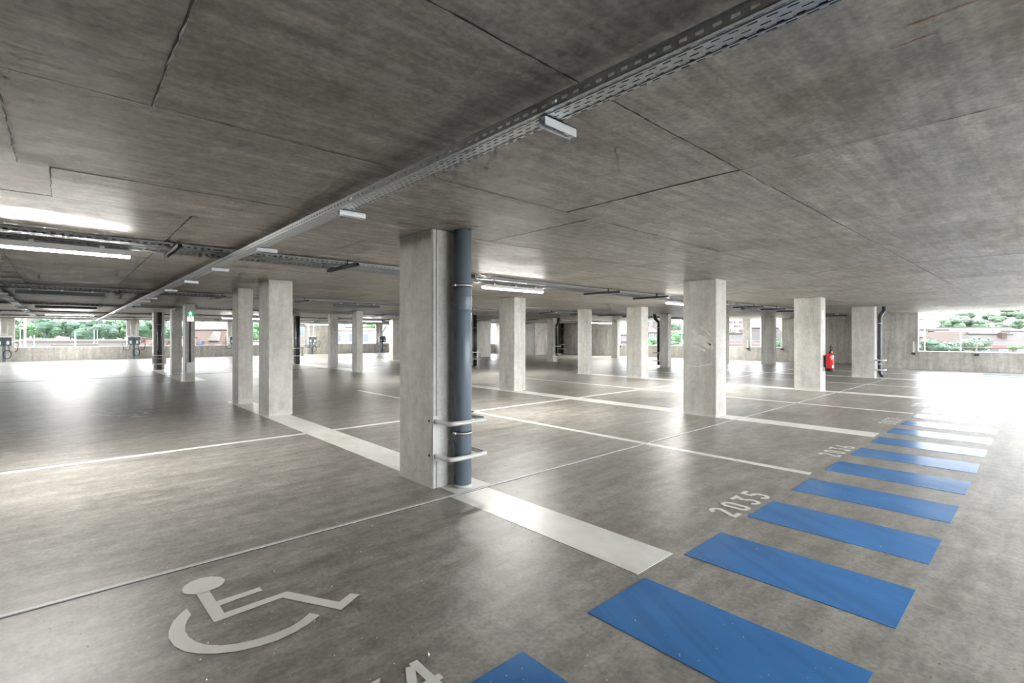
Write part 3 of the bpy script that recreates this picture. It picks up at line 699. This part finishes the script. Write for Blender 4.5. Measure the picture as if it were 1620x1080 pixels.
# ------------------------------------------------------------------ guard rails in the openings
def rail(label, x, ys, h=1.26):
    t = thing('guard_rail', label, 'railing', (x, 0, 0), group='guard rails in the right openings')
    for y in ys:
        p = MB().box(-.02, .02, y - .02, y + .02, .72, h).build('post', 'white_coat', t); MB().box(-.03, .06, y - .07, y + .07, .66, .76).build('bracket', 'dark_steel', p)
    for z in (1.02, 1.22): MB().tube([(0, min(ys), z), (0, max(ys), z)], .005, 6).build('wire', 'galv', t, True)
rail('thin wire guard rail with white posts in the wide right opening', 28.2, [4.05, 1.98, -.1, -2.15, -4.2])
rail('thin wire guard rail with short posts in the far right openings', 31.5, [22.1, 20.2, 18.3, 16.4, 14.5, 12.62, 10.62])

# ------------------------------------------------------------------ outdoors
MB().prism([(5.0, -16), (28.3, -16), (28.3, -3.62), (5.0, -3.62)], -.5, -.08).build('bounce_slab', 'wall', kind='structure')  # unseen pale slab, added to bounce skylight up to the ceiling
ground = MB().prism([(-600, -300), (900, -300), (900, 900), (-600, 900)], -8.0, -7.0).build('ground', 'bounce_ground', kind='structure')
mb = MB(); nu, nd = 40, 8; vs = []
for j in range(nd):
    for i in range(nu):
        u = -500 + 3200 * i / (nu - 1); t_ = j / (nd - 1)
        d = 190 + 330 * t_; v0 = 545 - 72 * math.sin(t_ * math.pi / 2) + 3 * math.sin(i * 1.3 + j) * t_
        a = (u - 810) / F; dirn = Vector((a * SA + CA, -a * CA + SA)); p = dirn * d
        vs.append((p.x, p.y, max(-7.2 if t_ == 0 else -99, H - (v0 - CY) * d / F)))
mb.add(vs, [(j * nu + i, j * nu + i + 1, (j + 1) * nu + i + 1, (j + 1) * nu + i) for j in range(nd - 1) for i in range(nu - 1)])
hill = mb.build('hill', 'hill', kind='structure')

def crown(seed, n, flat=.8):
    """A unit crown: several leafy clumps, each a lumpy core thick with small leaves."""
    rnd = random.Random(seed); mb = MB(); clumps = []
    for k in range(9):
        a = rnd.uniform(0, 6.28); rr = rnd.uniform(.15, .6); clumps.append((rr * math.cos(a), rr * math.sin(a), rnd.uniform(-.45, .5) * flat, rnd.uniform(.32, .5)))
    clumps.append((0, 0, 0, .6))
    for (cx_, cy_, cz_, cr) in clumps:
        vs, fs = [], []; nr, ns = 5, 8
        for i in range(nr + 1):
            th = math.pi * i / nr
            for k in range(ns):
                ph = 2 * math.pi * k / ns; q = cr * .82 * rnd.uniform(.88, 1.08)
                vs.append((cx_ + q * math.sin(th) * math.cos(ph), cy_ + q * math.sin(th) * math.sin(ph), cz_ + q * math.cos(th) * flat))
        for i in range(nr):
            for k in range(ns): fs.append((i * ns + k, (i + 1) * ns + k, (i + 1) * ns + (k + 1) % ns, i * ns + (k + 1) % ns))
        mb.add(vs, fs)
        for k in range(n // 10):
            dv = Vector((rnd.gauss(0, 1), rnd.gauss(0, 1), rnd.gauss(0, 1))).normalized(); q = cr * rnd.uniform(.8, 1.1)
            p = Vector((cx_, cy_, cz_)) + Vector((dv.x * q, dv.y * q, dv.z * q * flat))
            a = Vector((rnd.gauss(0, 1), rnd.gauss(0, 1), rnd.gauss(0, 1))).normalized(); b = a.cross(dv + Vector((.1, .2, .3))).normalized(); s_ = rnd.uniform(.03, .06)
            mb.add([p - a * s_, p + b * s_ * .6, p + a * s_, p - b * s_ * .6], [(0, 1, 2, 3)])
    me = bpy.data.meshes.new('crown'); me.from_pydata(mb.v, [], mb.f); me.update(); return me
CROWN = {}
def tree(name, label, u, vc, d, rx, rz, mat, cat='tree', zb=-7.0, group=None, var=0):
    p = pr(u, vc, d); key = (var % 4, mat)
    if key not in CROWN:
        CROWN[key] = crown(100 + key[0], 900); CROWN[key].materials.append(M[mat])
    t = thing(name, label, cat, (p.x, p.y, zb), random.uniform(0, 6.28), group)
    c = bpy.data.objects.new('crown', CROWN[key]); C.objects.link(c); c.parent = t; c.location = (0, 0, p.z - zb); c.scale = (rx, rx, rz)
    if p.z - zb - rz * .5 > .3: MB().tube([(0, 0, 0), (.1, .05, (p.z - zb) * .6), (0, 0, p.z - zb)], [.25, .18, .08], 8).build('trunk', 'bark', t, True)
    return t
# dark belt of trees beyond the back openings
belt = [(-12, 519, 105), (20, 520, 108), (52, 521, 104), (84, 519, 100), (112, 517, 108), (138, 522, 103), (166, 523, 100), (194, 520, 108), (222, 519, 104), (248, 521, 112), (276, 523, 106)]
places = ['outermost left', 'second from the left', 'third from the left', 'fourth from the left', 'fifth and tallest', 'sixth from the left', 'seventh from the left', 'eighth from the left', 'ninth from the left', 'tenth from the left', 'right end']
for i, (u, v, d) in enumerate(belt):
    tree('broadleaf_tree', 'dark green tree in the belt beyond the back wall, ' + places[i], u, v, d, 3.6 + (i % 3) * .3, 3.6 + (i % 2) * .5, 'leaf_mid' if i in (2, 7) else 'leaf_dark', group='tree belt beyond the back wall', var=i)
tree('broadleaf_tree', 'bright green tree between the slim and the broad column', 402, 524, 120, 3.4, 3.6, 'leaf_mid', var=1)
tree('broadleaf_tree', 'green treetop above the pale house, right of the far slim columns', 581, 518, 150, 4.0, 2.4, 'leaf_mid', var=2)
# right openings
tree('bush', 'bright green bush in the first far window opening', 1022, 543, 60, 1.9, 1.5, 'leaf_mid', 'bush', var=0)
tree('bush', 'bright green bush left of the rubbed column', 1072, 533, 62, 1.7, 1.5, 'leaf_mid', 'bush', var=3)
tree('bush', 'pale green bush below the bright one, left of the rubbed column', 1070, 548, 55, 1.5, .9, 'leaf_pale', 'bush', var=1)
tree('broadleaf_tree', 'pale tree high on the slope left of the rubbed column', 1070, 516, 150, 2.6, 2.4, 'leaf_pale', var=2)
tree('bush', 'small green bush under the brown roof, left of the blotchy column', 1197, 553, 50, 1.35, .75, 'leaf_pale', 'bush', var=0)
tree('bush', 'green bush in the narrow gap right of the blotchy column', 1233, 545, 62, 1.0, 1.8, 'leaf_pale', 'bush', var=3)
tree('bush', 'small green tree beside the slanted roof edges', 1154, 527, 90, 1.2, .9, 'leaf_mid', 'bush', var=1)
tree('bush', 'rounded dark green bush at the left of the wide opening', 1479, 548, 48, 2.0, 1.05, 'leaf_dark', 'bush', var=1)
tree('broadleaf_tree', 'loose grey-green tree in the middle of the wide opening', 1540, 544, 52, 1.75, 1.35, 'leaf_pale', var=2)
tree('bush', 'low grey-green bush between the dark bush and the loose tree', 1511, 549, 57, 1.2, .85, 'leaf_pale', 'bush', var=0)
tree('bush', 'low green shrub before the long roof, right part of the opening', 1603, 550, 54, .9, .45, 'leaf_mid', 'bush', var=3)
for i, (u, v, d, r) in enumerate(((1503, 512, 170, 4.6), (1524, 511, 175, 5.0), (1506, 503, 215, 4.4), (1526, 500, 230, 4.6), (1553, 513, 170, 3.4), (1583, 517, 150, 2.6), (1566, 500, 240, 4.5), (1580, 505, 220, 4.0), (1600, 494, 300, 6.0), (1612, 513, 160, 3.2), (1622, 499, 260, 5.0))):
    tree('broadleaf_tree', ['pale tree at the left foot of the slope in the wide opening', 'pale full tree next to the leftmost slope tree', 'upper pale tree over the left slope trees', 'topmost pale tree in the left slope cluster', 'low pale tree behind the long roof ridge',
         'small round tree just above the long roof ridge', 'hazy tree halfway up the slope', 'hazy tree right of the halfway one', 'highest hazy tree under the ceiling edge', 'pale tree at the right end of the ridge', 'hazy tree at the photo\'s right edge'][i],
         u, v, d, r, r * .8, 'leaf_pale', zb=-8, group='trees on the slope', var=i)

def house(label, u, d, w, dp, v_eave, v_ridge, wall='plaster', roof='tile_brown', yaw=0.0, chim=(), win=0, gable=False, hip=.25, cat='house', rows=1, zb=-7.0, trim=None, name='house'):
    p = pr(u, CY, d); z = lambda v: H - (v - CY) * d / F
    ze, zr = z(v_eave) - zb, z(v_ridge) - zb
    t = thing(name, label, cat, (p.x, p.y, zb), A - math.pi / 2 + yaw)
    h, q = w / 2, dp / 2
    if gable:                                       # gable end faces the viewer
        MB().add([(-h, -q, 0), (h, -q, 0), (h, -q, ze), (0, -q, zr), (-h, -q, ze), (-h, q, 0), (h, q, 0), (h, q, ze), (0, q, zr), (-h, q, ze)],
                 [(0, 1, 2, 3, 4), (9, 8, 7, 6, 5), (1, 6, 7, 2), (5, 0, 4, 9)]).build('wall', wall, t)
        o = .35; s = (zr - ze) / h
        mb = MB()
        for sg in (-1, 1):
            a, b = (sg * (h + o), ze - o * s), (0, zr)
            mb.add([(a[0], -q - o, a[1]), (b[0], -q - o, b[1]), (b[0], q + o, b[1]), (a[0], q + o, a[1]), (a[0], -q - o, a[1] + .18), (b[0], -q - o, b[1] + .18), (b[0], q + o, b[1] + .18), (a[0], q + o, a[1] + .18)],
                   [(0, 3, 2, 1), (4, 5, 6, 7), (0, 1, 5, 4), (1, 2, 6, 5), (2, 3, 7, 6), (3, 0, 4, 7)])
        mb.build('roof', roof, t)
    else:
        MB().box(-h, h, -q, q, 0, ze).build('wall', wall, t)
        o = .4; k = hip * w
        MB().add([(-h - o, -q - o, ze - .1), (h + o, -q - o, ze - .1), (h + o, q + o, ze - .1), (-h - o, q + o, ze - .1), (-h - o + k, 0, zr), (h + o - k, 0, zr)],
                 [(0, 1, 5, 4), (1, 2, 5), (2, 3, 4, 5), (3, 0, 4), (3, 2, 1, 0)]).build('roof', roof, t)
        MB().tube([(-h - o + k, 0, zr + .02), (h + o - k, 0, zr + .02)], .14, 8).build('ridge_cap', roof, t, True)
        if trim: MB().box(-h - o - .05, h + o + .05, -q - o - .08, -q - o, ze - .28, ze - .08).build('gutter', trim, t)
    for (cx_, hh) in chim:
        zz = zr - abs(cx_) * 0.1
        c = MB().box(cx_ - .3, cx_ + .3, -q * .35 - .3, -q * .35 + .3, zz - 1.2, zz + hh - .25).build('chimney', 'tile_orange', t); MB().box(cx_ - .36, cx_ + .36, -q * .35 - .36, -q * .35 + .36, zz + hh - .25, zz + hh - .15).build('chimney_cap', 'plaster', c)
    for r_ in range(rows):
        for k in range(win):
            xx = -h + (k + .5) * w / win; zz = ze - 1.9 - r_ * 2.8
            f_ = MB().box(xx - .55, xx + .55, -q - .06, -q, zz, zz + 1.35).build('window', 'plaster_white', t); MB().box(xx - .45, xx + .45, -q - .08, -q - .06, zz + .08, zz + 1.27).build('pane', 'glass', f_)
    return t
# seen through the wide right opening
house('long low house with a brown hipped roof behind the loose tree', 1566, 62, 8.8, 5.5, 544.5, 529, roof='tile_brown', chim=((.6, .5),), win=4, trim='trim_red', hip=.22)
house('pale gabled house with an orange verge behind the dark bush', 1499, 76, 3.3, 6, 541, 527, wall='plaster_white', roof='tile_orange', gable=True)
house('brown-roofed house at the left end of the wide opening', 1478, 90, 9.0, 6, 532, 522, roof='tile_brown', chim=((-1.5, .3),), win=3)
house('wide house with a pale pink roof behind the brown ones', 1540, 105, 20.0, 7, 527, 518.5, roof='tile_pink', win=6, hip=.12)
house('brown-roofed house at the photo\'s right edge', 1606, 82, 7.5, 6, 535, 524, roof='tile_brown', wall='plaster_white', chim=((-2.6, .3),), win=2)
house('white block house on the slope left of the pale trees', 1473, 200, 13, 9, 505, 496, wall='plaster_white', roof='tile_pink', win=4, rows=2, zb=-8)
for i, (u, d, w, ve, vr) in enumerate(((1545, 272, 10, 507, 502), (1590, 235, 10, 509, 504), (1565, 320, 13, 496, 491), (1615, 340, 13, 503, 498), (1530, 340, 12, 491, 487))):
    house('pale hillside house, ' + ['near the middle of the slope', 'right of the middle of the slope', 'high above the middle', 'at the right under the hazy trees', 'highest on the left'][i], u, d, w, 8, ve, vr, wall='plaster_white', roof='tile_pink', win=3, zb=-8)
# seen through the far right openings
house('pale house on the slope in the first far window opening', 1016, 130, 6.5, 6, 525, 515, wall='plaster', roof='tile_pink', win=2)
house('upper pink house in the first far window opening', 1026, 210, 9, 7, 508, 501, wall='plaster_pink', roof='tile_orange', win=3)
house('reddish house low beside the small pale column', 992, 95, 4.2, 5, 538, 530, wall='plaster_pink', roof='tile_brown', win=2, trim='trim_red')
house('orange-roofed house above the bush left of the rubbed column', 1071, 110, 5.0, 6, 527, 522, wall='plaster_white', roof='tile_orange')
house('house with a brown roof right of the rubbed column', 1160, 62, 3.4, 5, 543, 528, wall='plaster_white', roof='tile_brown', trim='trim_red', hip=.3)
house('large brown-roofed house left of the blotchy column', 1204, 80, 6.2, 6, 542, 519, wall='plaster_white', roof='tile_brown', trim='trim_red', chim=((.6, .2),), hip=.1)
t = house('apartment block with rows of red and blue balconies', 1160, 190, 8, 9, 497, 496, wall='plaster_white', roof='slate', cat='building', name='apartment_block')
for r_ in range(4):
    for k in range(4):
        z_ = H - (500 - CY) * 190 / F + 7 - r_ * 1.6 - 1.2
        MB().box(-3.6 + k * 1.9, -2.4 + k * 1.9, -5.2, -4.5, z_, z_ + .8).build('balcony', 'trim_red' if (k + r_) % 2 else 'glass', t)
# seen through the back openings
t = house('house with an orange tiled roof, a white chimney and a small gable', 333, 62, 4.6, 6, 556, 522, wall='plaster', roof='tile_orange', hip=.06)
MB().box(-1.55, -.35, -3.35, -2.4, 3.8, 8.2).build('chimney', 'plaster_white', t); MB().box(-1.7, -.2, -3.5, -2.25, 8.2, 8.35).build('chimney_slab', 'tile_orange', t)
for k in range(3): MB().tube([(-1.3 + k * .36, -2.9, 8.35), (-1.3 + k * .36, -2.9, 8.8)], .13, 10).build('chimney_pot', 'glass', t, True)
MB().add([(.75, -1.9, 7.9), (2.1, -1.9, 7.9), (1.5, -1.9, 9.05), (.75, 0, 7.9), (2.1, 0, 7.9), (1.5, 0, 9.05)], [(0, 1, 2), (5, 4, 3), (0, 2, 5, 3), (1, 4, 5, 2)]).build('dormer_gable', 'plaster', t)
MB().box(-.1, .35, -2.4, -1.7, 7.45, 7.85).build('roof_window', 'glass', t)
house('low brown roof with a chimney beyond the middle pillar', 232, 78, 3.4, 5, 550, 536, roof='tile_orange', wall='plaster', chim=((-.1, .5),))
house('low orange roof left of the dark paired columns', 268, 90, 3.2, 5, 549, 537, roof='tile_orange', wall='plaster')
house('low pale house with a pink roof between slim and broad column', 402, 90, 4.0, 5, 549, 540, roof='tile_pink', wall='plaster_pink')
house('cream block with two rows of blue windows beside the grey far pipe', 478, 75, 3.4, 5, 512, 508, wall='plaster', roof='tile_orange', win=2, rows=2)
house('long pale house with an orange verge behind the two far slim columns', 566, 80, 6.4, 6, 522, 518, wall='plaster_white', roof='tile_orange', win=3)
house('grey slated gable beside the wide far pier', 620, 70, 3.0, 6, 546, 516, wall='plaster_white', roof='slate', gable=True)
house('white house with a slanting slate roof left of the broad column', 793, 80, 5.2, 6, 521, 508, wall='plaster_white', roof='slate', gable=True, win=1)
t = thing('flat_roof_building', 'long low building with a pale flat roof in front of the tree belt', 'building', pr(118, CY, 82).to_tuple()[:2] + (-7.0,), A - math.pi / 2 + .12)
MB().box(-12.5, 11.5, -6, 6, 0, 7.6).build('wall', 'plaster', t); MB().box(-12.7, 11.7, -6.2, 6.2, 7.6, 7.85).build('flat_roof', 'roof_flat', t)
house('low pale roof end in front of the flat-roofed building', 118, 64, 6.8, 5, 556, 546, roof='tile_pink', wall='plaster_white', hip=.12)
for i, (u, d, w, ve, vr) in enumerate(((70, 300, 20, 494, 489), (170, 320, 24, 497, 491), (120, 380, 22, 488, 484), (225, 340, 16, 497, 492))):
    house('pinkish hillside house above the tree belt, ' + ['left', 'middle right', 'highest', 'right behind the pillar'][i], u, d, w, 9, ve, vr, wall='plaster_pink', roof='tile_pink', win=4, zb=-8)
def pole(label, u, d, v0, mat='blue_pole', arm=None, r=.09, name='lamp_post'):
    p = pr(u, CY, d); z = H - (v0 - CY) * d / F
    t = thing(name, label, 'lamp post' if name == 'lamp_post' else 'pole', (p.x, p.y, -7.0), A - math.pi / 2)
    MB().tube([(0, 0, 0), (0, 0, z + 7)], [r, r * .75], 10).build('pole_shaft', mat, t, True)
    if arm:
        MB().tube([(0, 0, z + 7 - arm[1]), (arm[0], 0, z + 7 - arm[1] + arm[2])], r * .6, 8).build('arm', mat, t, True)
        MB().cbox(arm[0] - .45, arm[0] + .45, -.2, .2, z + 7 - arm[1] + arm[2] - .06, z + 7 - arm[1] + arm[2] + .14, .1).build('lamp_head', 'flash', t)
pole('tall thick white mast before the tree belt', 39.5, 64, 486, 'plaster_white', r=.14, name='mast')
pole('small curved street lamp at the left of the back opening', 32, 70, 521, arm=(.4, 0, .15), r=.07)
pole('short blue post before the tree belt', 54, 68, 530, r=.07, name='signal_post')
pole('blue lamp post with a long level arm and white head', 119, 58, 525, arm=(-3.0, 1.0, .05), r=.09)
pole('thin lamp post right of the level arm', 149, 72, 522, r=.06)
pole('dark thin lamp post next to the pale one', 154, 73, 522, 'slate', r=.06)
pole('slim blue pole near the left end of the wide opening', 1463, 40, 505, r=.045, name='flag_pole')
pole('slim blue pole left of the loose tree', 1520, 42, 521, r=.045, name='flag_pole')
pole('slim blue pole beside the rubbed column', 1078.5, 45, 500, r=.05, name='flag_pole')
pole('slim blue pole left of the blotchy column', 1203.5, 45, 510, r=.05, name='flag_pole')
